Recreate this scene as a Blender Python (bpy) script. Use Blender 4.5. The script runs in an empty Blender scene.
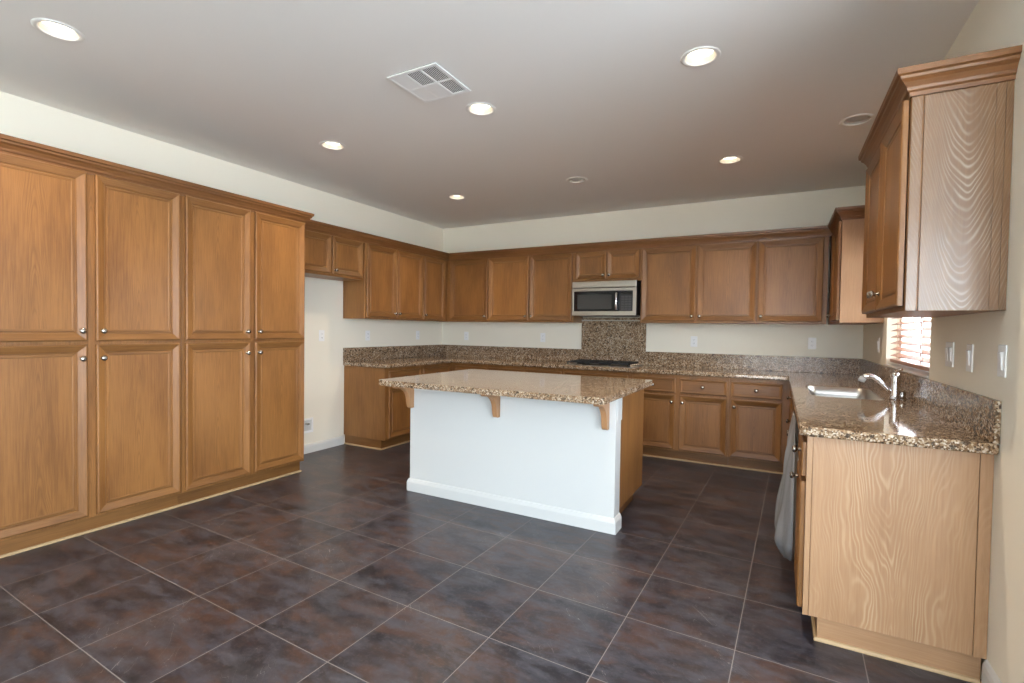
import bpy, bmesh, math, random
from mathutils import Vector, Matrix
random.seed(7)
sc = bpy.context.scene
COL = sc.collection
PI = math.pi

# ------------------------------------------------------------------ camera
FPX = 494.39
cam_d = bpy.data.cameras.new('camera')
cam_d.sensor_fit = 'HORIZONTAL'; cam_d.sensor_width = 36.0
cam_d.lens = 36.0 * FPX / 1024.0
cam_d.clip_start = 0.05
cam = bpy.data.objects.new('camera', cam_d); COL.objects.link(cam)
_a, _t, _r = math.radians(-28.375), math.radians(-1.387), math.radians(0.851)
F = Vector((math.sin(_a)*math.cos(_t), math.cos(_a)*math.cos(_t), math.sin(_t)))
R0 = Vector((math.cos(_a), -math.sin(_a), 0)); U0 = R0.cross(F)
R = R0*math.cos(_r) + U0*math.sin(_r); U = -R0*math.sin(_r) + U0*math.cos(_r)
M = Matrix((( R.x, U.x, -F.x, 4.2305), (R.y, U.y, -F.y, -5.7312), (R.z, U.z, -F.z, 1.2981), (0, 0, 0, 1)))
cam.matrix_world = M
sc.camera = cam

# ------------------------------------------------------------------ world, view
W = 4.935; H = 2.711
w = bpy.data.worlds.new('overcast_sky'); sc.world = w; w.use_nodes = True
bg = w.node_tree.nodes['Background']
bg.inputs[0].default_value = (0.76, 0.88, 1.0, 1); bg.inputs[1].default_value = 14.0
bounce_sun_d = bpy.data.lights.new('sun', 'SUN'); bounce_sun_d.energy = 85.0; bounce_sun_d.angle = .01; bounce_sun_d.color = (1.0, .95, .88)  # added to light the unseen patio, whose bounce brightens the ceiling
sun = bpy.data.objects.new('sun', bounce_sun_d); COL.objects.link(sun)
sun.rotation_euler = Vector((.15, -.60, -.78)).to_track_quat('-Z', 'Y').to_euler()
sc.view_settings.view_transform = 'Standard'; sc.view_settings.look = 'None'
sc.view_settings.gamma = 1.0; sc.view_settings.use_curve_mapping = False
sc.view_settings.exposure = 0.20
sc.cycles.use_denoising = True
sc.cycles.max_bounces = 10; sc.cycles.diffuse_bounces = 6; sc.cycles.glossy_bounces = 4
sc.cycles.transparent_max_bounces = 8
sc.cycles.sample_clamp_indirect = 6.0
sc.cycles.caustics_reflective = False; sc.cycles.caustics_refractive = False
LAMP_W = 9.0
def portal(loc, rot, sx, sy):
    l = bpy.data.lights.new('window_portal', 'AREA'); l.shape = 'RECTANGLE'; l.size = sx; l.size_y = sy
    l.cycles.is_portal = True
    o = bpy.data.objects.new('window_portal', l); COL.objects.link(o); o.location = loc; o.rotation_euler = rot
# behind the camera: wide patio windows; right: nook window; sink window
portal((4.75, -8.42, 1.3), (PI/2, 0, 0), 2.9, 2.3)
portal((6.42, -5.75, 1.3), (PI/2, 0, PI/2), 3.3, 2.3)
portal((W+.13, -1.77, 1.6), (PI/2, 0, PI/2), 1.2, 1.1)

# ------------------------------------------------------------------ node helpers
class NT:
    def __init__(s, name):
        s.m = bpy.data.materials.new(name); s.m.use_nodes = True
        s.t = s.m.node_tree; s.t.nodes.clear()
        s.out = s.t.nodes.new('ShaderNodeOutputMaterial')
        s.b = s.t.nodes.new('ShaderNodeBsdfPrincipled')
        s.t.links.new(s.b.outputs[0], s.out.inputs[0])
    def n(s, typ, **kw):
        nd = s.t.nodes.new('ShaderNode'+typ)
        for k, v in kw.items(): setattr(nd, k, v)
        return nd
    def put(s, sock, v):
        if isinstance(v, bpy.types.NodeSocket): s.t.links.new(v, sock)
        else: sock.default_value = v
    def math(s, op, a, b=0.0, c=0.0):
        nd = s.n('Math', operation=op); s.put(nd.inputs[0], a); s.put(nd.inputs[1], b); s.put(nd.inputs[2], c)
        return nd.outputs[0]
    def xyz(s, x, y, z):
        nd = s.n('CombineXYZ'); s.put(nd.inputs[0], x); s.put(nd.inputs[1], y); s.put(nd.inputs[2], z); return nd.outputs[0]
    def sep(s, v):
        nd = s.n('SeparateXYZ'); s.put(nd.inputs[0], v); return nd.outputs
    def noise(s, v, scale, detail=3.0, rough=.55, dist=0.0):
        nd = s.n('TexNoise'); s.put(nd.inputs['Vector'], v); nd.inputs['Scale'].default_value = scale
        nd.inputs['Detail'].default_value = detail; nd.inputs['Roughness'].default_value = rough
        nd.inputs['Distortion'].default_value = dist
        return nd.outputs
    def ramp(s, f, stops, interp='LINEAR'):
        nd = s.n('ValToRGB'); s.put(nd.inputs[0], f); cr = nd.color_ramp; cr.interpolation = interp
        while len(cr.elements) > 1: cr.elements.remove(cr.elements[-1])
        for i, (p, c) in enumerate(stops):
            e = cr.elements[0] if i == 0 else cr.elements.new(p)
            e.position = p; e.color = (c if len(c) == 4 else (*c, 1)) if hasattr(c, '__len__') else (c, c, c, 1)
        return nd.outputs[0]
    def mix(s, f, a, b, mode='MIX'):
        nd = s.n('Mix', data_type='RGBA', blend_type=mode)
        s.put(nd.inputs[0], f)
        s.put(nd.inputs[6], a if isinstance(a, bpy.types.NodeSocket) else (*a, 1))
        s.put(nd.inputs[7], b if isinstance(b, bpy.types.NodeSocket) else (*b, 1))
        return nd.outputs[2]
    def bump(s, h, strength, dist=.002):
        nd = s.n('Bump'); s.put(nd.inputs['Height'], h); nd.inputs['Strength'].default_value = strength
        nd.inputs['Distance'].default_value = dist; s.t.links.new(nd.outputs[0], s.b.inputs['Normal'])
    def set(s, **kw):
        for k, v in kw.items():
            if k in s.b.inputs:
                if k in ('Base Color', 'Emission Color') and not isinstance(v, bpy.types.NodeSocket): v = (*v, 1)
                s.put(s.b.inputs[k], v)
            else: raise KeyError(k)
        return s.m
def plain(name, col, rough=.5, metal=0.0, **kw):
    t = NT(name); t.set(**{'Base Color': col, 'Roughness': rough, 'Metallic': metal}); 
    for k, v in kw.items(): t.set(**{k.replace('_', ' '): v})
    return t.m
def srgb(r, g, b):
    f = lambda c: (c/255/12.92) if c/255 <= .04045 else ((c/255+.055)/1.055)**2.4
    return (f(r), f(g), f(b))

def wood(name, base, dark, horiz=False, tilt=.055, ring=.0075, line=.25, rough=.42, cdist=.014, light=None, warp=.02, coat=.12, wide=.07, pw=2.2):
    t = NT(name)
    tc = t.n('TexCoord').outputs['Object']; rnd = t.n('ObjectInfo').outputs['Random']
    x, y, z = t.sep(tc)
    u = t.math('ADD', x, y)
    if horiz: u, z = z, u
    r1 = t.math('MULTIPLY', rnd, 37.0)
    p = t.xyz(u, r1, t.math('MULTIPLY', z, .16))
    wv = t.math('SUBTRACT', t.noise(p, 7.0, 2.0)[0], .5)
    uu = t.math('ADD', u, t.math('MULTIPLY', wv, warp*3))
    uu = t.math('ADD', uu, t.math('MULTIPLY', t.math('SUBTRACT', rnd, .5), .06))
    c = t.math('MULTIPLY', z, tilt)
    c = t.math('ADD', c, t.math('MULTIPLY', t.math('SUBTRACT', t.noise(t.xyz(u, r1, t.math('MULTIPLY', z, .45)), 7.0, 2.0)[0], .5), warp*1.6))
    r = t.math('ADD', t.math('SQRT', t.math('ADD', t.math('MULTIPLY', uu, uu), cdist*cdist)), c)
    s = t.math('ADD', t.math('MULTIPLY', t.math('SINE', t.math('ADD', t.math('MULTIPLY', r, 2*PI/ring), t.math('MULTIPLY', t.math('SINE', t.math('MULTIPLY', r, 2*PI/ring*.23)), 1.6))), .5), .5)
    s = t.math('POWER', s, pw)
    s = t.math('MULTIPLY', s, t.ramp(t.noise(t.xyz(u, r1, t.math('MULTIPLY', z, .35)), 11.0, 3.0, .6)[0], [(.38, .15), (.62, 1.0)]))
    fine = t.noise(t.xyz(t.math('MULTIPLY', u, 1.0), r1, t.math('MULTIPLY', z, .035)), 160.0, 4.0, .6)[0]
    broad = t.noise(t.xyz(u, r1, t.math('MULTIPLY', z, .25)), 6.0, 3.0, .5)[0]
    f = t.math('ADD', t.math('MULTIPLY', fine, .55), t.math('MULTIPLY', broad, .55))
    col = t.ramp(f, [(.34, dark), (.62, base), (.80, tuple(min(1, k*1.18) for k in base))])
    lc = light if light else tuple(k*.62 for k in dark)
    fade = t.math('MULTIPLY', s, t.math('MULTIPLY', t.math('ADD', .25, t.math('DIVIDE', .9, t.math('ADD', 1.0, t.math('POWER', t.math('DIVIDE', uu, wide), 4.0)))), line))
    col = t.mix(fade, col, lc)
    hs = t.n('HueSaturation'); t.put(hs.inputs['Color'], col)
    t.put(hs.inputs['Value'], t.math('ADD', .93, t.math('MULTIPLY', rnd, .14)))
    t.bump(t.math('ADD', fine, t.math('MULTIPLY', s, .5)), .06, .001)
    return t.set(**{'Base Color': hs.outputs[0], 'Roughness': rough, 'Specular IOR Level': .36, 'Coat Weight': coat, 'Coat Roughness': .22})
WB = (.262, .116, .033); WD = (.155, .061, .016)
wood_v = wood('stained_wood_vertical', WB, WD, line=.30)
wood_h = wood('stained_wood_horizontal', tuple(k*.80 for k in WB), tuple(k*.80 for k in WD), horiz=True, line=.22)  # same stain darkened: shading of the sloped door rails put into the colour
wood_end = wood('window_lit_wood_end_panel', (.36, .205, .105), (.29, .155, .074), tilt=-.10, ring=.013, line=.55, light=(.50, .34, .20), warp=.06, cdist=.010, rough=.36, wide=.15)  # same stain as the doors, lightened to carry the window light on it
wood_end_lit_h = wood('window_lit_wood_toe_board', (.36, .205, .105), (.29, .155, .074), horiz=True, line=.2)  # toe board in the same stain, window light painted in likewise
wood_arch = wood('stained_wood_arched_grain_glare', (.20, .104, .044), (.14, .067, .026), tilt=-.27, ring=.0086, line=.75, light=(.42, .34, .26), warp=.020, cdist=.045, rough=.30, wide=.065, pw=4.0, coat=.6)  # real arched grain; its pale line colour is painted glare on the pores
wood_trim = wood('stained_wood_trim', (.195, .082, .026), (.120, .048, .014), horiz=True, line=.15)
wood_pale = plain('pale_wood_shoe_molding', (.44, .30, .16), .5)
wood_blind = plain('red_brown_wood_slats', (.34, .17, .11), .35)

def granite(nm='speckled_brown_granite', rg=.07):
    t = NT(nm); tc = t.n('TexCoord').outputs['Object']
    v = t.n('TexVoronoi'); t.put(v.inputs['Vector'], tc); v.inputs['Scale'].default_value = 165
    vs = t.sep(v.outputs['Color'])
    big = t.noise(tc, 14, 4, .6, .6)[0]; mid = t.noise(tc, 55, 3, .6)[0]
    f = t.math('ADD', t.math('MULTIPLY', vs[0], .52), t.math('ADD', t.math('MULTIPLY', big, .32), t.math('MULTIPLY', mid, .22)))
    col = t.ramp(f, [(.20, (.022, .014, .008)), (.34, (.100, .054, .026)), (.46, (.205, .120, .060)), (.59, (.30, .20, .118)), (.71, (.45, .35, .25)), (.83, (.64, .56, .46))])
    v2 = t.n('TexVoronoi'); t.put(v2.inputs['Vector'], tc); v2.inputs['Scale'].default_value = 70
    blk = t.ramp(t.sep(v2.outputs['Color'])[1], [(.09, 1.0), (.12, 0.0)])
    col = t.mix(t.math('MULTIPLY', blk, .75), col, (.02, .014, .01))
    return t.set(**{'Base Color': col, 'Roughness': rg, 'Specular IOR Level': .48 if rg < .1 else .28})
granite_m = granite(); splash_m = granite('brown_granite_backsplash', .2)

def tile_mat():
    t = NT('slate_look_floor_tile'); tc = t.n('TexCoord').outputs['Object']
    mp = t.n('Mapping', vector_type='TEXTURE'); t.put(mp.inputs[0], tc)
    mp.inputs['Location'].default_value = (1.806, -4.832, 0); mp.inputs['Rotation'].default_value = (0, 0, math.radians(-1.53))
    x, y, z = t.sep(mp.outputs[0]); S = .4522
    fx = t.math('DIVIDE', x, S); fy = t.math('DIVIDE', y, S)
    ix = t.math('FLOOR', fx); iy = t.math('FLOOR', fy)
    dx = t.math('ABSOLUTE', t.math('SUBTRACT', t.math('FRACT', t.math('ADD', fx, .5)), .5))
    dy = t.math('ABSOLUTE', t.math('SUBTRACT', t.math('FRACT', t.math('ADD', fy, .5)), .5))
    d = t.math('MULTIPLY', t.math('MINIMUM', dx, dy), S)
    grout = t.math('LESS_THAN', d, .0019)
    wn = t.n('TexWhiteNoise', noise_dimensions='2D'); t.put(wn.inputs['Vector'], t.xyz(ix, iy, 0.0))
    off = wn.outputs['Color']; o1, o2, o3 = t.sep(off)
    pv = t.xyz(t.math('ADD', t.math('MULTIPLY', x, .8), t.math('MULTIPLY', o1, 3.0)), t.math('ADD', t.math('MULTIPLY', y, 1.7), t.math('MULTIPLY', o2, 3.0)), o3)
    n1 = t.noise(pv, 3.6, 6, .62, .8)[0]; n2 = t.noise(pv, 9.0, 5, .65, .4)[0]
    n3 = t.noise(tc, 45.0, 4, .7)[0]; n4 = t.noise(tc, 2.2, 5, .65, .5)[0]
    col = t.ramp(n1, [(.34, (.009, .010, .015)), (.44, (.020, .018, .025)), (.51, (.030, .021, .023)), (.60, (.058, .030, .025)), (.70, (.038, .037, .049))])
    col = t.mix(t.ramp(n2, [(.44, 0.0), (.64, .8)]), col, (.056, .058, .076))
    col = t.mix(t.ramp(n3, [(.52, 0.0), (.75, .35)]), col, (.11, .10, .105))
    col = t.mix(t.ramp(n4, [(.52, 0.0), (.72, .22)]), col, (.15, .145, .155))
    # a few thin pale scuffs
    sc_n = t.noise(t.xyz(t.math('ADD', x, y), t.math('MULTIPLY', t.math('SUBTRACT', x, y), .12), 0.0), 14, 1, .4, 1.0)[0]
    sf = t.math('MULTIPLY', t.math('LESS_THAN', t.math('ABSOLUTE', t.math('SUBTRACT', sc_n, .5)), .0015), t.ramp(n4, [(.5, 0.0), (.6, .5)]))
    col = t.mix(sf, col, (.3, .28, .28))
    col = t.mix(t.math('MULTIPLY', grout, .85), col, (.22, .20, .195))
    rough = t.math('ADD', t.math('MULTIPLY', n2, .30), .20)
    rough = t.math('ADD', rough, t.math('MULTIPLY', grout, .3))
    t.bump(t.math('SUBTRACT', t.math('MULTIPLY', n2, .25), grout), .25, .002)
    return t.set(**{'Base Color': col, 'Roughness': rough, 'Specular IOR Level': .5})
tile_m = tile_mat()
def paint(name, col, rough=.6, b=.05, sc_=180):
    t = NT(name); tc = t.n('TexCoord').outputs['Object']
    t.bump(t.noise(tc, sc_, 3)[0], b, .002)
    return t.set(**{'Base Color': col, 'Roughness': rough})
wall_m = paint('cream_wall_paint', (.85, .805, .69))
ceil_m = paint('ceiling_paint', (.84, .82, .79), .8, .12, 90)
white_m = paint('white_semi_gloss_paint', (.64, .65, .635), .35, .02)
plastic_m = plain('white_plastic', (.88, .88, .87), .35)
slot_m = plain('dark_slot_plastic', (.05, .05, .05), .4)
grey_m = plain('grey_plastic', (.45, .45, .44), .4)
nickel_m = plain('brushed_nickel', (.40, .365, .32), .20, 1.0)
chrome_m = plain('polished_chrome', (.80, .80, .82), .08, 1.0)
steel_m = plain('stainless_steel', (.46, .43, .39), .28, 1.0)
black_m = plain('black_glass', (.006, .006, .008), .06, Specular_IOR_Level=.3)
iron_m = plain('black_cast_iron', (.008, .008, .008), .5)
darkp_m = plain('black_plastic', (.015, .015, .017), .3)
screen_m = plain('perforated_dark_glass', (.035, .033, .032), .2)
vinyl_m = plain('white_vinyl_frame', (.82, .83, .83), .4)
duct_m = plain('dark_duct', (.05, .048, .045), .9)
def glass():
    t = NT('window_glass'); tr = t.n('BsdfTransparent'); gl = t.n('BsdfGlossy'); gl.inputs['Roughness'].default_value = .02
    mx = t.n('MixShader'); mx.inputs[0].default_value = .06
    t.t.links.new(tr.outputs[0], mx.inputs[1]); t.t.links.new(gl.outputs[0], mx.inputs[2]); t.t.links.new(mx.outputs[0], t.out.inputs[0]); return t.m
glass_m = glass()
def lens(name, col, e):
    t = NT(name); return t.set(**{'Base Color': (.8, .8, .78), 'Emission Color': col, 'Emission Strength': e, 'Roughness': .5})
lens_on = lens('lit_lamp_lens', (1.0, .86, .66), 7.0)
lens_off = plain('unlit_lamp_lens', (.62, .64, .64), .4)
baffle_m = plain('white_lamp_baffle', (.82, .80, .76), .45); cone_m = plain('inner_lamp_baffle', (.50, .47, .42), .5)
def bagm():
    t = NT('translucent_plastic_film'); tc = t.n('TexCoord').outputs['Object']
    t.set(**{'Base Color': (.52, .54, .57), 'Roughness': .25, 'Transmission Weight': 0.0})
    t.bump(t.noise(tc, 22, 4, .6)[0], .5, .01)
    tr = t.n('BsdfTransparent'); tl = t.n('BsdfTranslucent'); tl.inputs[0].default_value = (.6, .63, .66, 1)
    m1 = t.n('MixShader'); m1.inputs[0].default_value = .35
    t.t.links.new(t.b.outputs[0], m1.inputs[1]); t.t.links.new(tl.outputs[0], m1.inputs[2])
    m2 = t.n('MixShader'); m2.inputs[0].default_value = .42
    t.t.links.new(m1.outputs[0], m2.inputs[1]); t.t.links.new(tr.outputs[0], m2.inputs[2])
    t.t.links.new(m2.outputs[0], t.out.inputs[0]); return t.m
bag_m = bagm()

# ------------------------------------------------------------------ mesh helpers
def B(): return bmesh.new()
def box(bm, x0, x1, y0, y1, z0, z1, mi=0, rot=None):
    r = bmesh.ops.create_cube(bm, size=1.0)['verts']
    c = Vector(((x0+x1)/2, (y0+y1)/2, (z0+z1)/2)); s = (x1-x0, y1-y0, z1-z0)
    for v in r:
        p = Vector((v.co.x*s[0], v.co.y*s[1], v.co.z*s[2]))
        if rot is not None: p = rot @ p
        v.co = p + c
    for f in {f for v in r for f in v.link_faces}: f.material_index = mi
    return r
def lathe(bm, prof, seg=20, mat=None, mi=0, cap0=False, cap1=False):
    """prof: (radius, height) about local z; mat places it"""
    rings = []
    for r, h in prof:
        if r < 1e-6: rings.append([bm.verts.new((0, 0, h))])
        else: rings.append([bm.verts.new((r*math.cos(2*PI*k/seg), r*math.sin(2*PI*k/seg), h)) for k in range(seg)])
    fs = []
    for a, b in zip(rings, rings[1:]):
        for k in range(seg):
            q = [a[k % len(a)], a[(k+1) % len(a)], b[(k+1) % len(b)], b[k % len(b)]]
            q = list(dict.fromkeys(q))
            if len(q) > 2:
                try: fs.append(bm.faces.new(q))
                except ValueError: pass
    if cap0 and len(rings[0]) > 2: fs.append(bm.faces.new(rings[0][::-1]))
    if cap1 and len(rings[-1]) > 2: fs.append(bm.faces.new(rings[-1]))
    for f in fs: f.material_index = mi; f.smooth = True
    if mat is not None:
        for rg in rings:
            for v in rg: v.co = mat @ v.co
    return rings
def tube(bm, pts, rad, seg=12, mi=0):
    n = len(pts); pts = [Vector(p) for p in pts]; rings = []
    rr = rad if hasattr(rad, '__len__') else [rad]*n
    up = None
    for i, p in enumerate(pts):
        d = (pts[min(i+1, n-1)] - pts[max(i-1, 0)]).normalized()
        if up is None: up = d.orthogonal().normalized()
        a = (up - d*up.dot(d)).normalized(); up = a; b = d.cross(a)
        rings.append([bm.verts.new(p + a*rr[i]*math.cos(2*PI*k/seg) + b*rr[i]*math.sin(2*PI*k/seg)) for k in range(seg)])
    for a, b in zip(rings, rings[1:]):
        for k in range(seg):
            f = bm.faces.new((a[k], a[(k+1) % seg], b[(k+1) % seg], b[k])); f.smooth = True; f.material_index = mi
    bm.faces.new(rings[0][::-1]).material_index = mi; bm.faces.new(rings[-1]).material_index = mi
def sweep(bm, path, prof, mi=0, left=True):
    """sweep closed profile (out, z) along xy polyline with mitres; 'out' is to the right of travel"""
    P = [Vector(p) for p in path]; rings = []
    for i, p in enumerate(P):
        d0 = (P[i]-P[i-1]).normalized() if i > 0 else None
        d1 = (P[i+1]-P[i]).normalized() if i < len(P)-1 else None
        n0 = Vector((d0.y, -d0.x)) if d0 else None; n1 = Vector((d1.y, -d1.x)) if d1 else None
        if n0 is None: m = n1
        elif n1 is None: m = n0
        else: m = (n0+n1) / (1+n0.dot(n1))
        rings.append([bm.verts.new((p.x+m.x*o, p.y+m.y*o, z)) for o, z in prof])
    k = len(prof)
    for a, b in zip(rings, rings[1:]):
        for j in range(k):
            f = bm.faces.new((a[j], a[(j+1) % k], b[(j+1) % k], b[j])); f.material_index = mi
    bm.faces.new(rings[0]); bm.faces.new(rings[-1][::-1])
    bmesh.ops.recalc_face_normals(bm, faces=bm.faces)
def slab(bm, outline, z0, z1, holes=()):
    edges = []
    for loop in (outline, *holes):
        vs = [bm.verts.new((x, y, z1)) for x, y in loop]
        for i in range(len(vs)): edges.append(bm.edges.new((vs[i], vs[(i+1) % len(vs)])))
    bmesh.ops.triangle_fill(bm, edges=edges, use_beauty=True)
    fs = list(bm.faces)
    if z0 != z1:
        ex = bmesh.ops.extrude_face_region(bm, geom=fs)
        for g in ex['geom']:
            if isinstance(g, bmesh.types.BMVert): g.co.z = z0
    bmesh.ops.recalc_face_normals(bm, faces=bm.faces)
def rrect(x0, x1, y0, y1, r, n=5):
    pts = []
    for cx, cy, a0 in ((x1-r, y1-r, 0), (x0+r, y1-r, 90), (x0+r, y0+r, 180), (x1-r, y0+r, 270)):
        for k in range(n+1):
            a = math.radians(a0+90*k/n); pts.append((cx+r*math.cos(a), cy+r*math.sin(a)))
    return pts

def obj(name, bm, mats, parent=None, loc=(0, 0, 0), rot=(0, 0, 0), bevel=0, seg=2, smooth=False, recalc=False):
    if recalc: bmesh.ops.recalc_face_normals(bm, faces=bm.faces)
    me = bpy.data.meshes.new(name); bm.to_mesh(me); bm.free()
    for m in (mats if isinstance(mats, (list, tuple)) else [mats]): me.materials.append(m)
    if smooth:
        for p in me.polygons: p.use_smooth = True
    o = bpy.data.objects.new(name, me); COL.objects.link(o)
    o.location = loc; o.rotation_euler = rot
    if parent is not None: o.parent = parent
    if bevel:
        b = o.modifiers.new('bevel', 'BEVEL'); b.width = bevel; b.segments = seg; b.limit_method = 'ANGLE'; b.angle_limit = math.radians(40)
        b.harden_normals = False
    return o
def tag(o, label, cat, group=None):
    o['label'] = label; o['category'] = cat
    if group: o['group'] = group
    return o
def thing(name, label, cat, loc=(0, 0, 0), rz=0, group=None):
    o = bpy.data.objects.new(name, None); COL.objects.link(o); o.empty_display_size = .1
    o.location = loc; o.rotation_euler = (0, 0, rz); return tag(o, label, cat, group)
def struct(name, bm, m, **kw):
    o = obj(name, bm, m, **kw); o['kind'] = 'structure'; return o

# ------------------------------------------------------------------ room shell
T = .15; YF = -8.4; XN = 6.4; YN = -3.80
lamps = [(1.13, -4.65, 1), (1.135, -2.985, 1), (1.150, -1.32, 1), (2.510, -3.012, 1), (2.525, -1.336, 0), (3.840, -3.02, 1), (3.841, -1.306, 1), (4.646, -1.768, 0)]
b = B(); slab(b, [(-T, YF-T), (XN+T, YF-T), (XN+T, YN+T), (W+T, YN+T), (W+T, T), (-T, T)], -.1, 0); struct('floor', b, tile_m)
b = B(); circ = lambda cx, cy, r: [(cx+r*math.cos(2*PI*k/32), cy+r*math.sin(2*PI*k/32)) for k in range(32)]
slab(b, [(-T, YF-T), (XN+T, YF-T), (XN+T, YN+T), (W+T, YN+T), (W+T, T), (-T, T)], H+.02, H, holes=[circ(x, y, .076) for x, y, _ in lamps]); struct('ceiling', b, ceil_m)
b = B(); box(b, -T, 0, YF-T, T, 0, H); struct('wall_left', b, wall_m)
b = B(); box(b, 0, W, 0, T, 0, H); struct('wall_back', b, wall_m)
# right wall with the window opening over the sink
wy0, wy1, wz0, wz1 = -2.375, -1.165, 1.072, 2.12
b = B(); box(b, W, W+T, wy1, T, 0, H); box(b, W, W+T, YN, wy0, 0, H); box(b, W, W+T, wy0, wy1, 0, wz0); box(b, W, W+T, wy0, wy1, wz1, H)
struct('wall_right', b, wall_m)
b = B(); box(b, W+T, XN+T, YN, YN+T, 0, H); struct('wall_nook', b, wall_m)
def holed_wall(name, along, fixed, lo, hi, ops):
    b = B(); cur = lo
    def bx(a0, a1, z0, z1):
        if along == 'x': box(b, a0, a1, fixed, fixed+T, z0, z1)
        else: box(b, fixed, fixed+T, a0, a1, z0, z1)
    for a0, a1, z0, z1 in ops:
        bx(cur, a0, 0, H); bx(a0, a1, z1, H)
        if z0 > 0: bx(a0, a1, 0, z0)
        cur = a1
    bx(cur, hi, 0, H); struct(name, b, wall_m)
holed_wall('wall_front', 'x', YF-T, 0, XN+T, [(3.3, 6.2, .15, 2.45)])
holed_wall('wall_far_right', 'y', XN, YF-T, YN, [(-7.4, -4.1, .15, 2.45)])
def window_frame(name, ax, c, a0, a1, z0, z1, nmull):
    b = B(); t = .05
    def bx(p0, p1, q0, q1):
        if ax == 'x': box(b, p0, p1, c-.03, c+.03, q0, q1)
        else: box(b, c-.03, c+.03, p0, p1, q0, q1)
    bx(a0, a1, z0, z0+t); bx(a0, a1, z1-t, z1); bx(a0, a0+t, z0+t, z1-t); bx(a1-t, a1, z0+t, z1-t)
    for k in range(1, nmull):
        m = a0+(a1-a0)*k/nmull; bx(m-t/2, m+t/2, z0+t, z1-t)
    f = struct(name, b, vinyl_m)
    b = B()
    if ax == 'x': box(b, a0+t, a1-t, c-.004, c+.004, z0+t, z1-t)
    else: box(b, c-.004, c+.004, a0+t, a1-t, z0+t, z1-t)
    p = obj('glass_pane', b, glass_m, f); return f
window_frame('window_1', 'y', W+.11, wy0, wy1, wz0, wz1, 2)
window_frame('window_2', 'x', YF-.07, 3.3, 6.2, .15, 2.45, 2)
window_frame('window_3', 'y', XN+.07, -7.4, -4.1, .15, 2.45, 3)
# unseen patio outside, kept pale to bounce sunlight up onto the ceiling
b = B(); box(b, -15, 30, -45, YF-T-.02, -.12, -.02); struct('ground', b, plain('pale_bounce_concrete', (.60, .58, .54), .9))
BBP = [(0, 0), (.014, 0), (.014, .062), (.011, .078), (.005, .090), (0, .094)]
def baseboard(name, path, h=1.0):
    b = B(); sweep(b, path, [(o, z*h) for o, z in BBP]); return b
struct('baseboard_left', baseboard('', [(0.001, -2.755), (0.001, -1.81)]), white_m)
struct('baseboard_right', baseboard('', [(W-.001, -3.312), (W-.001, YN-.001)], 1.15), white_m)

# ------------------------------------------------------------------ doors, drawers, knobs, cabinets
KN = [(0, .036), (.009, .0352), (.0150, .0315), (.0175, .0262), (.0160, .0210), (.0095, .0175), (.0060, .0150), (.0060, .003), (.010, .0015), (.0105, 0)]
_knob = {}
def knob(parent, x, y, z, s=1.0):
    if 'm' not in _knob:
        bm = B(); lathe(bm, KN, 20, Matrix.Rotation(PI/2, 4, 'X')); bmesh.ops.recalc_face_normals(bm, faces=bm.faces)
        o = obj('knob', bm, nickel_m, parent, (x, y, z)); _knob['m'] = o.data
    else:
        o = bpy.data.objects.new('knob', _knob['m']); COL.objects.link(o); o.parent = parent; o.location = (x, y, z)
    return o
DP = [(0, 0), (0, .016), (.003, .0195), (.008, .0215), (.013, .0205), (.046, .0100), (.049, .0050), (.056, .0045), (.059, .0085), (.068, .0090), (.072, .0070)]
RP = [(0, 0), (0, .013), (.003, .017), (.010, .019), (.020, .0165), (.024, .0140), (.028, .0150)]
def front(name, parent, x0, x1, z0, z1, y, prof=DP, panel_horiz=False, slots=None):
    """raised frame door or drawer front, local origin at bottom centre of its back"""
    wd, ht = x1-x0, z1-z0; bm = B(); rings = []
    for ins, out in prof:
        rings.append([bm.verts.new(c) for c in ((-wd/2+ins, -out, ins), (wd/2-ins, -out, ins), (wd/2-ins, -out, ht-ins), (-wd/2+ins, -out, ht-ins))])
    for a, c in zip(rings, rings[1:]):
        for k in range(4):
            f = bm.faces.new((a[k], a[(k+1) % 4], c[(k+1) % 4], c[k])); f.material_index = 1 if k in (0, 2) else 0
    f = bm.faces.new(rings[-1]); f.material_index = 1 if panel_horiz else 0
    bm.faces.new(rings[0][::-1])
    return obj(name, bm, slots or [wood_v, wood_h], parent, ((x0+x1)/2, y, z0), bevel=0)
def door(parent, x0, x1, z0, z1, y, k=None, kh=.05, **kw):
    """k: 'l','r' side of the knob + 't','b' top or bottom"""
    d = front('door', parent, x0, x1, z0, z1, y, **kw); wd, ht = x1-x0, z1-z0
    if k:
        kx = (-wd/2+.030) if k[0] == 'l' else (wd/2-.030)
        kz = kh if k[1] == 'b' else ht-kh
        knob(d, kx, -.0175, kz)
    return d
def drawer(parent, x0, x1, z0, z1, y, kn=True, name='drawer'):
    d = front(name, parent, x0, x1, z0, z1, y, prof=RP, panel_horiz=True)
    if kn: knob(d, 0, -.0145, (z1-z0)/2)
    return d
def body(parent, w_, d, z0, z1, mats=None, name='body', x0=0):
    bm = B(); box(bm, x0, w_, -d, -.001, z0, z1)
    return obj(name, bm, mats or wood_v, parent, bevel=.0015, seg=1)
UZ0, UZ1 = 1.392, 2.262
DZ0, DZ1 = 1.412, 2.196
CROWN = [(0, 2.198), (.007, 2.198), (.009, 2.212), (.016, 2.218), (.019, 2.228), (.030, 2.246), (.041, 2.256), (.043, 2.266), (.052, 2.271), (.054, 2.292), (0, 2.292)]
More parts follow.
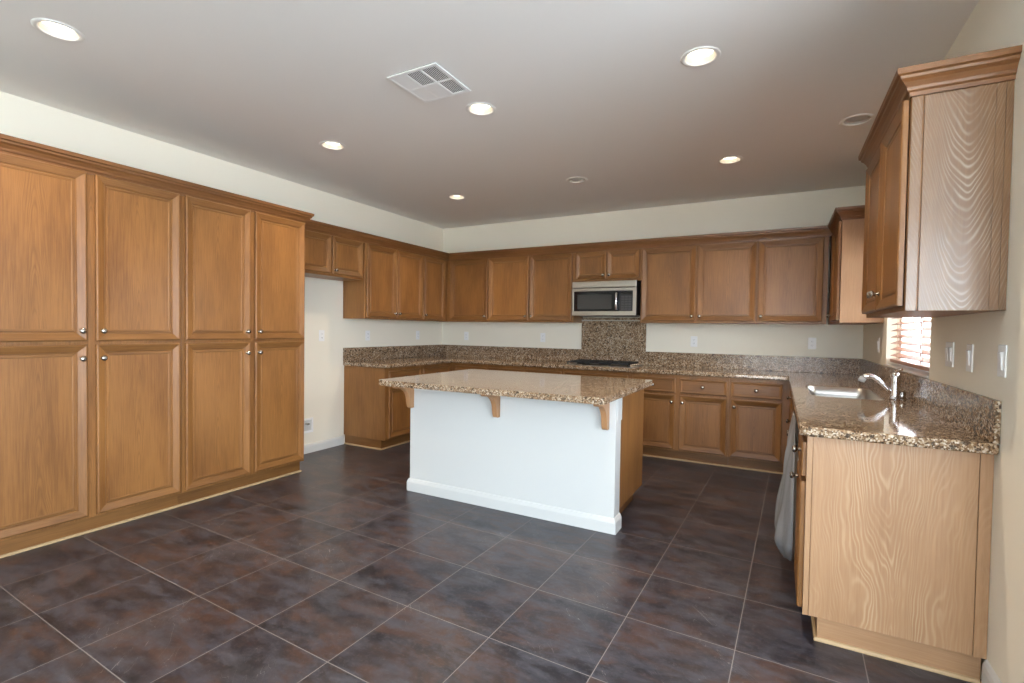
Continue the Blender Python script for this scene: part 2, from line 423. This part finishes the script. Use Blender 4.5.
def upper(label, loc, rz, w_, d, doors, z0=UZ0, z1=UZ1, dz0=DZ0, dz1=DZ1, kh=.05, x0=0, end=None):
    t = thing('wall_cabinet', label, 'cabinet', loc, rz, None)
    body(t, w_, d, z0, z1, x0=x0)
    for a, c, k in doors: door(t, a, c, dz0, dz1, -d-.0035, k, kh)
    return t
R90 = PI/2
# left run, local x runs toward +y, front faces +x
def L(y): return (0.0005, y, 0)
upper('short wall cabinet above the empty fridge space, beside the tall pantry', L(-2.755), R90, .905, .32, [(.02, .465, None), (.483, .885, 'lb')], z0=1.80, dz0=1.822, kh=.04)
upper('two-door wall cabinet at the left end of the left wall counter, full height', L(-1.826), R90, .966, .32, [(.022, .482, 'rb'), (.494, .958, 'lb')])
upper('single-door wall cabinet in the back left corner, on the left wall', L(-.859), R90, .534, .32, [(.008, .455, 'lb')])
# back run, local x runs toward +x
def K(x): return (x, -.0005, 0)
upper('single-door wall cabinet at the far left of the back wall, touching the corner', K(.001), 0, .956, .32, [(.375, .948, 'rb')])
upper('pair-door wall cabinet on the back wall directly left of the microwave', K(.958), 0, 1.157, .32, [(.008, .574, 'rb'), (.592, 1.14, 'lb')])
upper('short two-door cabinet directly above the microwave', K(2.116), 0, .775, .32, [(.024, .388, 'rb'), (.398, .760, 'lb')], z0=1.856, dz0=1.880, kh=.045)
upper('pair-door wall cabinet on the back wall directly right of the microwave', K(2.892), 0, 1.134, .32, [(.014, .566, 'rb'), (.584, 1.126, 'lb')])
upper('single-door wall cabinet at the right end of the back wall, in the dim corner', K(4.027), 0, .586, .32, [(.010, .548, 'lb')])
# right run, local x runs toward -y
def Q(y): return (W-.0005, y, 0)
RD = W-4.649
cr = upper('single-door wall cabinet beside the window with a lit tan side, by the back right corner', Q(-.001), -R90, 1.039, RD, [(.49, 1.02, 'lb')])
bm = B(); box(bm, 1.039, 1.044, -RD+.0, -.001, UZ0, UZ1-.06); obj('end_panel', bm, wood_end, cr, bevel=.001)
nc = upper('big wall cabinet in the right foreground with arched grain on its end', Q(-2.417), -R90, .934, RD, [(.016, .462, 'rb'), (.474, .924, 'lb')], kh=.075)
bm = B(); box(bm, -.003, .003, -RD*.36, RD*.34, UZ0, UZ1-.055); box(bm, -.005, .005, -RD/2+.002, -RD*.38, UZ0, UZ1-.055); box(bm, -.005, .005, RD*.43, RD/2, UZ0, UZ1-.055); box(bm, -.0035, .0035, RD*.34, RD*.43, UZ0, UZ1-.055)
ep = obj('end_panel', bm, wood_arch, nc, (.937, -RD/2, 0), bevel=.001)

def crown(label, path):
    b = B(); sweep(b, path, CROWN); o = obj('crown_molding', b, wood_trim); tag(o, label, 'molding'); return o
FL = .3215
crown('long wooden crown molding running around the wall cabinets of the left and back walls', [(FL, -2.752), (FL, -FL), (4.6485, -FL), (4.6485, -1.0465), (W-.001, -1.0465)])
crown('wooden crown molding on the big foreground wall cabinet at right', [(W-.001, -2.4155), (4.6485, -2.4155), (4.6485, -3.3595), (W-.001, -3.3595)][::1])
XP = .5405
crown('wooden crown molding on top of the tall pantry cabinets', [(XP, -4.832), (XP, -2.7585), (.001, -2.7585)])

# pantry
def toe(parent, x0, x1, d, h=.105, rec=.055, ends=(0, 0), tm=None):
    bm = B(); box(bm, x0+ends[0], x1-ends[1], -d+rec, -.01, 0.0005, h-.0005); obj('toe_kick', bm, tm or wood_h, parent)
    bm = B(); xa, xb = x0+ends[0], x1-ends[1]
    path = [(xa, -d+rec), (xb, -d+rec)]
    if ends[0]: path = [(xa, -.012)] + path
    if ends[1]: path = path + [(xb, -.012)]
    # out is right of travel: travelling +x puts 'out' toward -y
    sweep(bm, path, [(0, .0006), (.011, .0006), (.011, .007), (.007, .013), (0, .015)]); obj('shoe_molding', bm, wood_pale, parent)
def pantry(label, y0, cols, wd, kn, ends):
    t = thing('pantry_cabinet', label, 'cabinet', L(y0), R90)
    body(t, wd, XP-.001, .105, UZ1)
    for (a, c), k in zip(cols, kn):
        door(t, a, c, 1.190, DZ1+.006, -XP, k+'b', .062); door(t, a, c, .122, 1.170, -XP, k+'t', .085)
    toe(t, 0, wd, XP, ends=ends, rec=.05)
pantry('tall pantry cabinet with four doors at the far left edge of the room', -4.832, [(.02, .508), (.552, 1.034)], 1.050, 'rl', (0, 0))
pantry('tall pantry cabinet with four doors next to the empty fridge space', -3.781, [(.02, .503), (.545, 1.008)], 1.023, 'rl', (0, .006))

# base cabinets
BZ = .872; BD = .60
TZ0, TZ1, LZ0, LZ1 = .690, .836, .122, .668
def base(label, loc, rz, w_, d, fronts, ends=(0, 0), z1=BZ, x0=0, tm=None):
    t = thing('base_cabinet', label, 'cabinet', loc, rz)
    body(t, w_, d, .105, z1, x0=x0)
    for f in fronts:
        if f[0] == 'd': door(t, f[1], f[2], LZ0, LZ1 if len(f) < 5 else f[4], -d-.0005, f[3], .070)
        if f[0] == 'w': drawer(t, f[1], f[2], TZ0, TZ1, -d-.0005, name='drawer')
        if f[0] == 'p': drawer(t, f[1], f[2], TZ0, TZ1, -d-.0005, kn=False, name='false_front')
    toe(t, x0, w_, d, ends=ends, tm=tm)
    return t
lb = base('base cabinet at the open end of the left wall counter, plain side panel showing', L(-1.800), R90, .59, BD, [('w', .045, .56), ('d', .045, .56, 'rt')], ends=(.006, 0))
bm = B(); box(bm, -.004, 0, -BD+.0, -.001, .105, BZ); obj('end_panel', bm, wood_v, lb)
base('base cabinet on the left wall, between the end cabinet and back left corner', L(-1.209), R90, .584, BD, [('w', .02, .53), ('d', .02, .53, 'lt')])
base('base cabinet in the back left corner, behind the island', K(.001), 0, 1.128, BD, [('w', .66, 1.115), ('d', .66, 1.115, 'rt')])
base('two-door base cabinet left of the cooktop, behind the island', K(1.130), 0, .986, BD, [('w', .015, .485), ('w', .505, .97), ('d', .015, .485, 'rt'), ('d', .505, .97, 'lt')])
base('base cabinet under the cooktop, behind the island', K(2.117), 0, .752, BD, [('p', .015, .737), ('d', .015, .37, 'rt'), ('d', .382, .737, 'lt')])
base('two-drawer, two-door base cabinet right of the cooktop, past the island end', K(2.870), 0, .953, BD, [('w', .025, .458), ('w', .502, .934), ('d', .025, .458, 'rt'), ('d', .502, .934, 'lt')])
base('one-drawer, one-door base cabinet at the right end of the back wall', K(3.824), 0, .521, BD, [('w', .018, .446), ('d', .018, .446, 'lt')])
RB = W-4.347
# right run
base('corner base cabinet on the right wall, far end of the sink counter', Q(-.001), -R90, 1.249, RB, [('w', .78, 1.235), ('d', .78, 1.235, 'rt')])
t = base('sink base cabinet with two doors under the sink', Q(-1.251), -R90, 1.0, RB, [('p', .015, .985), ('d', .015, .495, 'rt'), ('d', .505, .985, 'lt')], z1=.68)
# rails that close the open top around the sink bowl
bm = B(); box(bm, 0, 1.0, -RB, -RB+.02, .68, BZ); obj('face_rail', bm, wood_h, t)
nb = base('near base cabinet at the open end of the sink counter, big plain side panel', Q(-2.872), -R90, .428, RB, [('w', .022, .410), ('d', .022, .410, 'lt')], ends=(0, .012), tm=wood_end_lit_h)
bm = B(); w2 = RB/2
box(bm, -.0025, .0025, -w2+.022, w2-.040, .105, BZ); box(bm, -.004, .004, -w2, -w2+.020, .105, BZ); box(bm, -.004, .004, w2-.038, w2, .105, BZ)
obj('end_panel', bm, wood_end, nb, (.4325, -RB/2-.0005, 0), bevel=.001)

# dishwasher
t = thing('dishwasher', 'dark dishwasher between the sink cabinet and the near end cabinet, mostly behind plastic', 'dishwasher', Q(-2.252), -R90)
bm = B(); box(bm, .003, .617, -RB+.02, -.01, .10, BZ-.004); obj('body', bm, darkp_m, t)
bm = B(); box(bm, .008, .612, -RB-.018, -RB+.018, .12, .74); obj('door', bm, steel_m, t, bevel=.004)
bm = B(); box(bm, .008, .612, -RB-.022, -RB+.018, .744, BZ-.008); obj('control_panel', bm, darkp_m, t, bevel=.004)
bm = B(); box(bm, .10, .52, -RB-.026, -RB-.0185, .700, .722); obj('handle', bm, darkp_m, t, bevel=.003)
bm = B(); box(bm, .01, .61, -RB+.055, -.02, .0005, .098); obj('toe_kick', bm, darkp_m, t)

# ------------------------------------------------------------------ counters
CZ0, CZ1 = .8735, .914
LX, BY, RX = .638, -.638, 4.314
sink_r = (4.412, 4.795, -2.135, -1.42)
cw = .0012
b = B(); slab(b, [(cw, -cw), (cw, -1.825), (LX, -1.825), (LX, BY), (RX, BY), (RX, -3.358+.02), (RX+.02, -3.358), (W-cw, -3.358), (W-cw, -cw)], CZ0, CZ1, holes=[rrect(*sink_r, .06)])
o = obj('worktop', b, granite_m, bevel=.009, seg=3); tag(o, 'U-shaped polished granite worktop along the left, back and right walls', 'countertop')
ih = [(1.632, -1.737), (1.632, -3.0075), (3.357, -3.0075), (3.357, -1.737)]
b = B(); slab(b, rrect(1.632, 3.357, -3.0075, -1.737, .035), CZ0, CZ1)
o = obj('island_worktop', b, granite_m, bevel=.010, seg=3); tag(o, 'polished granite slab on top of the white kitchen island', 'countertop')
SZ0, SZ1, ST = CZ1+.0005, 1.069, .02
def splash(label, x0, x1, y0, y1, z1=SZ1, z0=SZ0):
    b = B(); box(b, x0, x1, y0, y1, z0, z1); o = obj('backsplash_slab', b, splash_m, bevel=.002, seg=1); tag(o, label, 'backsplash'); return o
splash('low granite backsplash along the left wall', .001, ST, -1.822, -.001)
splash('low granite backsplash on the back wall left of the cooktop', ST+.001, 2.108, -ST, -.001)
splash('tall granite splash panel behind the cooktop, under the microwave', 2.109, 2.888, -ST-.002, -.001, 1.455)
splash('low granite backsplash on the back wall right of the cooktop', 2.889, W-ST-.001, -ST, -.001)
splash('low granite backsplash on the right wall behind the sink', W-ST, W-.001, -3.356, -.001)
b = B(); box(b, 2.10, 2.84, -.040, -.0235, 1.416, 1.428)
o = obj('metal_strip', b, steel_m, bevel=.002); tag(o, 'thin metal strip along the top of the tall granite panel under the microwave', 'trim strip')

# ------------------------------------------------------------------ island
PX0, PX1, PY0, PY1 = 1.656, 3.329, -2.654, -2.535
t = thing('kitchen_island', 'white kitchen island base with wooden cabinet back in the room centre', 'kitchen island', (2.49, -2.3, 0))
lo = Vector((2.49, -2.3, 0))
def ibox(name, x0, x1, y0, y1, z0, z1, m, bevel=0):
    bm = B(); box(bm, x0-lo.x, x1-lo.x, y0-lo.y, y1-lo.y, z0, z1); return obj(name, bm, m, t, bevel=bevel)
ibox('half_wall', PX0, PX1, PY0, PY1, 0.0005, CZ0-.001, white_m, .003)
bm = B(); sweep(bm, [(PX0-lo.x, PY1-lo.y), (PX0-lo.x, PY0-lo.y), (PX1-lo.x, PY0-lo.y), (PX1-lo.x, PY1-lo.y)][::-1] if False else [(PX0-lo.x, PY1-lo.y), (PX0-lo.x, PY0-lo.y), (PX1-lo.x, PY0-lo.y), (PX1-lo.x, PY1-lo.y)],
    [(0, .0005), (.016, .0005), (.016, .070), (.013, .080), (.006, .096), (0, .100)]); obj('baseboard', bm, white_m, t)
ibox('end_block', PX1-.004, PX1+.004, PY0+.03, PY1+.008, .715, CZ0-.001, white_m, .002)
ibox('cabinet_body', PX0+.006, PX1-.006, PY1+.0005, -1.895, .112, CZ0-.001, wood_v, .002)
ibox('toe_kick', PX0+.06, PX1-.06, PY1+.0005, -1.955, .0005, .1115, wood_trim)
for k in range(3):
    x0 = PX0-lo.x+.03+k*.545
    d = front('drawer', t, 0, .52, 0, .146, 0, prof=RP, panel_horiz=True); d.rotation_euler = (0, 0, PI); d.location = (x0+.26, -1.8945-lo.y, TZ0); knob(d, 0, -.0145, .073)
    d = front('door', t, 0, .52, 0, LZ1-LZ0, 0); d.rotation_euler = (0, 0, PI); d.location = (x0+.26, -1.8945-lo.y, LZ0+.01); knob(d, .22, -.0175, .50)
wood_cor = wood('corbel_wood', (.44, .235, .11), (.34, .165, .07), line=.15, tilt=.05)
def corbel(label, xr):
    prof = [(0, .8725), (-.215, .8725), (-.215, .850), (-.208, .840), (-.196, .837), (-.180, .838)]
    for k in range(1, 9):
        a = k/8; ang = a*PI/2
        prof.append((-.180+.125*math.sin(ang), .838-.120*(1-math.cos(ang))))
    prof += [(-.050, .695), (-.044, .678), (-.034, .668), (0, .668)]
    b = B(); v0 = [b.verts.new((-.019, y, z)) for y, z in prof]; v1 = [b.verts.new((.019, y, z)) for y, z in prof]
    b.faces.new(v0); b.faces.new(v1[::-1]); n = len(prof)
    for k in range(n): b.faces.new((v0[k], v0[(k+1) % n], v1[(k+1) % n], v1[k]))
    o = obj('corbel', b, wood_cor, loc=(xr-.028, PY0-.0006, 0), bevel=.002, seg=1, recalc=True); tag(o, label, 'corbel', 'wooden corbels under the island overhang'); return o
corbel('wooden corbel under the left end of the island slab', 1.704)
corbel('wooden corbel under the middle of the island slab', 2.490)
corbel('wooden corbel under the right end of the island slab', 3.296)

# ------------------------------------------------------------------ microwave
t = thing('microwave', 'stainless over-the-range microwave with dark window under the short cabinet', 'microwave', (2.127, -.001, 1.462))
mw, mh, md = .738, .393, .375
bm = B(); box(bm, 0, mw, -md, 0, .012, mh-.002); obj('body', bm, darkp_m, t)
bm = B(); box(bm, 0, mw, -md-.028, -md, .318, mh-.002); obj('vent_band', bm, steel_m, t, bevel=.006)
bm = B(); slab(bm, [(0, 0), (mw, 0), (mw, .308), (0, .308)], 0, .026, holes=[[(.022, .050), (.700, .050), (.700, .272), (.022, .272)]])
for v in bm.verts: v.co = Vector((v.co.x, -md-v.co.z, v.co.y))
obj('door_frame', bm, steel_m, t, loc=(0, 0, .006), bevel=.004, recalc=True)
bm = B(); box(bm, .022, .548, -md-.022, -md, .056, .278); dr = obj('door_glass', bm, black_m, t, bevel=.002)
bm = B(); box(bm, .065, .465, -md-.0235, -md-.0221, .078, .240); obj('window', bm, screen_m, dr)
bm = B(); box(bm, .556, .700, -md-.022, -md, .056, .278); cp = obj('control_panel', bm, darkp_m, t, bevel=.002)
bm = B(); box(bm, .570, .686, -md-.0235, -md-.0221, .240, .268); obj('display', bm, black_m, cp)
for r in range(6):
    for c in range(3):
        bm = B(); box(bm, .572+c*.040, .604+c*.040, -md-.0245, -md-.0221, .068+r*.027, .087+r*.027); obj('button', bm, plain('button_grey', (.05, .05, .055), .4) if (r+c) == 0 else bpy.data.materials['button_grey'], cp)
bm = B(); tube(bm, [(.525, -md-.022, .255), (.525, -md-.050, .250), (.525, -md-.058, .235), (.525, -md-.058, .095), (.525, -md-.050, .080), (.525, -md-.022, .075)], .011); obj('handle', bm, chrome_m, t)
bm = B(); box(bm, .05, .69, -md+.02, -.06, .002, .012); obj('bottom_grille', bm, darkp_m, t)

# ------------------------------------------------------------------ cooktop
t = thing('gas_cooktop', 'stainless gas cooktop with black grates set in the back counter', 'cooktop', (2.512, -.355, CZ1))
bm = B(); slab(bm, rrect(-.375, .375, -.245, .245, .02), .0006, .008); obj('tray', bm, steel_m, t, bevel=.003)
for (gx, w3) in ((-.245, .23), (0, .23), (.225, .19)):
    bm = B(); h = .042
    for sy in (-.21, .21): box(bm, gx-w3/2, gx+w3/2, sy-.006, sy+.006, h-.014, h)
    for sx in (-w3/2, w3/2): box(bm, gx+sx-.006, gx+sx+.006, -.21, .21, h-.014, h)
    for sy in (-.105, 0, .105): box(bm, gx-w3/2, gx+w3/2, sy-.005, sy+.005, h-.012, h+.003)
    box(bm, gx-.005, gx+.005, -.21, .21, h-.012, h+.003)
    for sx in (-w3/2, w3/2):
        for sy in (-.205, .205): box(bm, gx+sx-.007, gx+sx+.007, sy-.007, sy+.007, .0085, h)
    obj('grate', bm, iron_m, t)
for x, y, r in ((-.245, -.105, .04), (-.245, .11, .045), (0, 0, .055), (.225, .11, .04)):
    bm = B(); lathe(bm, [(0, .026), (r*.7, .026), (r, .022), (r, .016), (r*1.15, .014), (r*1.15, .0085)], 24, Matrix.Translation((x, y, 0)), cap1=True); obj('burner', bm, iron_m, t, recalc=True)
for k in range(5):
    bm = B(); lathe(bm, [(0, .032), (.014, .032), (.017, .029), (.019, .010), (.021, .0085)], 18, Matrix.Translation((.345, -.18+k*.075, 0)), cap1=True); obj('control_knob', bm, nickel_m, t, recalc=True)

# ------------------------------------------------------------------ sink, faucet, air gap
t = thing('sink', 'stainless undermount sink set in the right-hand counter below the window', 'sink', (0, 0, 0))
bm = B(); x0, x1, y0, y1 = sink_r; lv = [(CZ1-.003, .0008, .06), (CZ1-.002, .004, .06), (CZ1-.005, .007, .06), (CZ0-.02, .009, .06), (.74, .012, .06), (.72, .03, .05), (.712, .07, .04)]
rings = []
for z, i, r in lv: rings.append([bm.verts.new((x, y, z)) for x, y in rrect(x0+i, x1-i, y0+i, y1-i, r)])
for a, c in zip(rings, rings[1:]):
    n = len(a)
    for k in range(n): f = bm.faces.new((a[k], a[(k+1) % n], c[(k+1) % n], c[k])); f.smooth = True
bm.faces.new(rings[-1])
so = obj('bowl', bm, steel_m, t); m_ = so.modifiers.new('thick', 'SOLIDIFY'); m_.thickness = .0015; m_.offset = 1
bm = B(); lathe(bm, [(0, .7128), (.02, .7132), (.038, .7150), (.044, .7145), (.046, .7125)], 24, Matrix.Translation(((x0+x1)/2, (y0+y1)/2, 0))); obj('drain', bm, chrome_m, t, recalc=True)
fx, fy = 4.848, -2.045
t = thing('faucet', 'chrome single-lever faucet arching over the sink', 'faucet', (fx, fy, CZ1))
bm = B(); lathe(bm, [(0, 0.0006), (.031, .0006), (.031, .006), (.027, .012), (.0245, .03), (.024, .105), (.0255, .125), (.024, .145), (.017, .160), (0, .166)], 28); obj('body', bm, chrome_m, t, recalc=True)
bm = B(); ctl = [(-.010, .035), (-.035, .060), (-.060, .088), (-.085, .112), (-.108, .128), (-.128, .134), (-.146, .130), (-.158, .118)]
pts = [(a, .004*k/7, c) for k, (a, c) in enumerate(ctl)]; tube(bm, pts, [.0125, .0125, .0125, .013, .0145, .0165, .018, .0185], 16); obj('spout', bm, chrome_m, t)
bm = B(); e = Vector(pts[-1]); tube(bm, [e+Vector((.002, 0, .004)), e+Vector((-.007, 0, -.012)), e+Vector((-.010, 0, -.022))], [.0192, .0185, .016], 16); obj('spray_head', bm, grey_m, t)
bm = B(); tube(bm, [(0, 0, .155), (.004, -.006, .170), (.014, -.020, .180), (.024, -.034, .183)], [.014, .011, .008, .007], 12); obj('lever', bm, chrome_m, t)
bm = B(); lathe(bm, [(0, .052), (.014, .052), (.019, .047), (.020, .040), (.0195, .038), (.0195, .008), (.022, .006), (.022, .0006)], 24, cap1=True)
o = obj('sink_air_gap', bm, nickel_m, loc=(4.884, -2.03, CZ1), recalc=True); tag(o, 'short chrome air gap cap on the counter right of the faucet', 'air gap')

# ------------------------------------------------------------------ plastic film hanging at the dishwasher
bm = B(); NU, NV = 36, 44; grid = []
random.seed(3); ph = [random.uniform(0, 6.28) for _ in range(6)]
for i in range(NU+1):
    u = i/NU; row = []
    for j in range(NV+1):
        v = j/NV                                    # 0 top, 1 bottom
        yc = -2.60 - .03*v; half = .19 + .10*min(1, v*1.8)
        if v > .80: half *= 1-.55*((v-.80)/.20)**1.6
        y = yc + (u*2-1)*half
        z = .850 - .765*v + .05*abs(u-.3)*max(0, v-.7)/.3
        bulge = .004 + .082*min(1, v*1.12)**.9 * (math.sin(PI*u)**.6 if 0 < u < 1 else 0)
        if v > .84: bulge *= 1-.60*((v-.84)/.16)**1.5
        wr = .007*math.sin(u*17+ph[0]+2*v) + .005*math.sin(u*31+ph[1]-4*v) + .004*math.sin(v*13+ph[2]+u*5)
        wr *= min(1, v*3+.25)*min(1, u*(1-u)*6)
        row.append(bm.verts.new((4.347-.029-bulge-max(-.003, wr), y, z)))
    grid.append(row)
for i in range(NU):
    for j in range(NV):
        f = bm.faces.new((grid[i][j], grid[i+1][j], grid[i+1][j+1], grid[i][j+1])); f.smooth = True
o = obj('plastic_bag', bm, bag_m); m_ = o.modifiers.new('thick', 'SOLIDIFY'); m_.thickness = .0012
tag(o, 'translucent plastic bag hanging in front of the dishwasher', 'plastic bag')

# ------------------------------------------------------------------ wall plates (local: wall at y=0, faces -y)
def plate(kind, label, loc, rz, gangs=1, group=None):
    wd = .070 if gangs == 1 else .116; ht = .115
    nm = {'outlet': 'wall_outlet', 'switch': 'light_switch', 'blank': 'wall_plate'}[kind]
    t = thing(nm, label, {'outlet': 'outlet', 'switch': 'light switch', 'blank': 'wall plate'}[kind], loc, rz, group)
    bm = B(); box(bm, -wd/2, wd/2, -.006, -.0006, -ht/2, ht/2); obj('cover_plate', bm, plastic_m, t, bevel=.0025)
    for g in range(gangs):
        cx = 0 if gangs == 1 else (-.023+.046*g)
        if kind == 'outlet':
            for s in (-1, 1):
                bm = B(); slab(bm, rrect(-.017, .017, -.0135, .0135, .010), 0, .003)
                for v in bm.verts: v.co = Vector((v.co.x+cx, -.0062-v.co.z, v.co.y+s*.0195))
                r = obj('receptacle', bm, plastic_m, t, recalc=True)
                bm = B(); box(bm, cx-.0075, cx-.0055, -.0098, -.0090, s*.0195-.003, s*.0195+.006); box(bm, cx+.0055, cx+.0075, -.0098, -.0090, s*.0195-.003, s*.0195+.006); box(bm, cx-.002, cx+.002, -.0098, -.0090, s*.0195-.010, s*.0195-.006)
                obj('slots', bm, slot_m, r)
        elif kind == 'switch':
            bm = B(); box(bm, cx-.0165, cx+.0165, -.0078, -.006, -.033, .033); r = obj('rocker_frame', bm, plastic_m, t, bevel=.001)
            bm = B(); box(bm, cx-.0145, cx+.0145, -.0115, -.007, -.031, .031, rot=Matrix.Rotation(.06, 3, 'X')); obj('rocker', bm, plastic_m, t, bevel=.001)
    return t
plate('outlet', 'leftmost white outlet on the left wall, above the empty fridge space', (0, -2.113, 1.204), R90)
plate('outlet', 'white outlet on the left wall above the open end of the granite backsplash', (0, -1.453, 1.203), R90)
plate('outlet', 'white outlet on the left wall nearest the back left corner', (0, -.545, 1.205), R90)
plate('outlet', 'white outlet on the back wall nearest the back left corner', (.416, 0, 1.200), 0)
plate('outlet', 'white outlet on the back wall left of the tall granite panel', (1.583, 0, 1.202), 0)
plate('outlet', 'white outlet on the back wall right of the tall granite panel', (3.408, 0, 1.196), 0)
plate('outlet', 'white outlet on the back wall near the back right corner', (4.519, 0, 1.204), 0)
plate('switch', 'white switch plate on the right wall between corner and window', (W, -.86, 1.218), -R90)
plate('switch', 'white double switch plate on the right wall, closest to the window', (W, -2.735, 1.213), -R90, 2)
plate('switch', 'white switch plate on the right wall, middle of three under the big cabinet', (W, -3.010, 1.208), -R90)
plate('switch', 'white switch plate on the right wall, nearest the camera', (W, -3.352, 1.212), -R90)
# water supply box low in the fridge space
t = thing('water_supply_box', 'white recessed water box low on the wall of the fridge space', 'water supply box', (0, -2.295, .285), R90)
bm = B(); slab(bm, [(-.075, -.075), (.075, -.075), (.075, .075), (-.075, .075)], .0006, .010, holes=[[(-.055, -.055), (.055, -.055), (.055, .055), (-.055, .055)]])
for v in bm.verts: v.co = Vector((v.co.x, -v.co.z, v.co.y))
obj('frame', bm, plastic_m, t, recalc=True)
bm = B(); box(bm, -.055, .055, -.003, -.0006, -.055, .055); obj('back_plate', bm, white_m, t)
bm = B(); tube(bm, [(-.01, -.003, .02), (-.01, -.035, .02)], .009, 12); tube(bm, [(-.028, -.038, .02), (.008, -.038, .02)], .006, 10); obj('valve', bm, nickel_m, t)

# ------------------------------------------------------------------ window blind
t = thing('window_blind', 'red-brown wooden slat blind, open, in the window over the sink', 'window blind', (W+.045, (wy0+wy1)/2, wz0))
ln = (wy1-wy0)/2-.012; hh = wz1-wz0
bm = B(); box(bm, -.028, .028, -ln, ln, hh-.05, hh-.003); obj('head_rail', bm, wood_blind, t, bevel=.003)
bm = B(); box(bm, -.025, .025, -ln, ln, .030, .052); obj('bottom_rail', bm, wood_blind, t, bevel=.003)
nsl = 21
for k in range(nsl):
    z = .085 + k*(hh-.05-.085-.01)/(nsl-1)
    bm = B(); box(bm, -.025, .025, -ln, ln, -.0015, .0015)
    s = obj('slat', bm, wood_blind, t, (0, 0, z)); s.rotation_euler = (0, math.radians(-24), 0)
for y in (-.35, .35):
    bm = B(); tube(bm, [(-.024, y, .03), (-.024, y, hh-.04)], .0012, 6); tube(bm, [(.024, y, .03), (.024, y, hh-.04)], .0012, 6); obj('ladder_cord', bm, plain('cord', (.45, .3, .2), .8) if y < 0 else bpy.data.materials['cord'], t)
b = B(); box(b, W-.012, W+.075, wy0, wy1, wz0+.0002, wz0+.010); struct('trim_1', b, white_m)

# ------------------------------------------------------------------ ceiling lamps
labels = ['lit recessed downlight nearest the camera at the far left, over the pantry', 'lit recessed downlight left of the vent, in front of the fridge space', 'lit recessed downlight nearest the back left corner',
 'lit recessed downlight right beside the ceiling vent', 'small unlit recessed light near the back wall, above the cooktop', 'lit recessed downlight right of the vent, in the middle right of the ceiling',
 'lit recessed downlight near the back wall at right', 'unlit recessed light over the sink, half behind the big cabinet']
for (x, y, on), lab in zip(lamps, labels):
    t = thing('recessed_downlight', lab, 'ceiling light', (x, y, H))
    bm = B(); lathe(bm, [(.073, 0.004), (.073, -.002), (.080, -.006), (.092, -.006), (.098, -.0015), (.098, -.0004)], 40); obj('trim_ring', bm, baffle_m, t, recalc=True)
    deep = .026 if on else .012
    bm = B(); lathe(bm, [(.074, -.001), (.071, .004), (.062, deep)], 36); obj('baffle', bm, cone_m, t)
    bm = B(); lathe(bm, [(.0755, .0), (.0755, .09), (0, .09)], 24); obj('housing', bm, duct_m, t)
    bm = B(); lathe(bm, [(.0625, deep), (.050, deep-.003), (0, deep-.006)], 36); obj('lens', bm, lens_on if on else lens_off, t)
    if on:
        l = bpy.data.lights.new('lamp_light', 'AREA'); l.shape = 'DISK'; l.size = .07; l.energy = LAMP_W; l.color = (1.0, .80, .58); l.spread = math.radians(120)
        lo_ = bpy.data.objects.new('lamp_light', l); COL.objects.link(lo_); lo_.parent = t; lo_.location = (0, 0, deep-.010)

# ------------------------------------------------------------------ ceiling vent
t = thing('ceiling_vent', 'square white air vent with louvers on the ceiling', 'ceiling vent', (2.425, -3.430, H))
S = .172
bm = B(); u0 = [-S+.022, -S+.118, -S+.128, -S+.218, -S+.228, S-.022]
cells = []
cxs = [(-.150, -.058), (-.048, .046), (.056, .150)]; cys = [(-.150, -.004), (.006, .150)]
holes = [[(a, c), (b_, c), (b_, d), (a, d)] for a, b_ in cxs for c, d in cys]
slab(bm, [(-S, -S), (S, -S), (S, S), (-S, S)], -.012, -.004, holes=holes); obj('frame', bm, plastic_m, t, bevel=.002, seg=1)
bm = B(); box(bm, -S+.004, S-.004, -S+.004, S-.004, -.0035, -.0006); obj('dark_backing', bm, duct_m, t)  # dark sheet below the closed ceiling, stands in for shade inside the duct
for i, (a, b_) in enumerate(cxs):
    for j, (c, d) in enumerate(cys):
        dark = (i, j) in ((1, 0), (2, 0), (2, 1)); bm = B(); n = 8
        for k in range(n):
            yy = c + (d-c)*(k+.5)/n if False else None
            xx = a + (b_-a)*(k+.5)/n
            if dark: box(bm, xx-.0022, xx+.0022, c, d, -.0105, -.0095)
            else: box(bm, xx-.0056, xx+.0056, c, d, -.0112, -.0098)
        obj('louver_grille', bm, plastic_m, t)
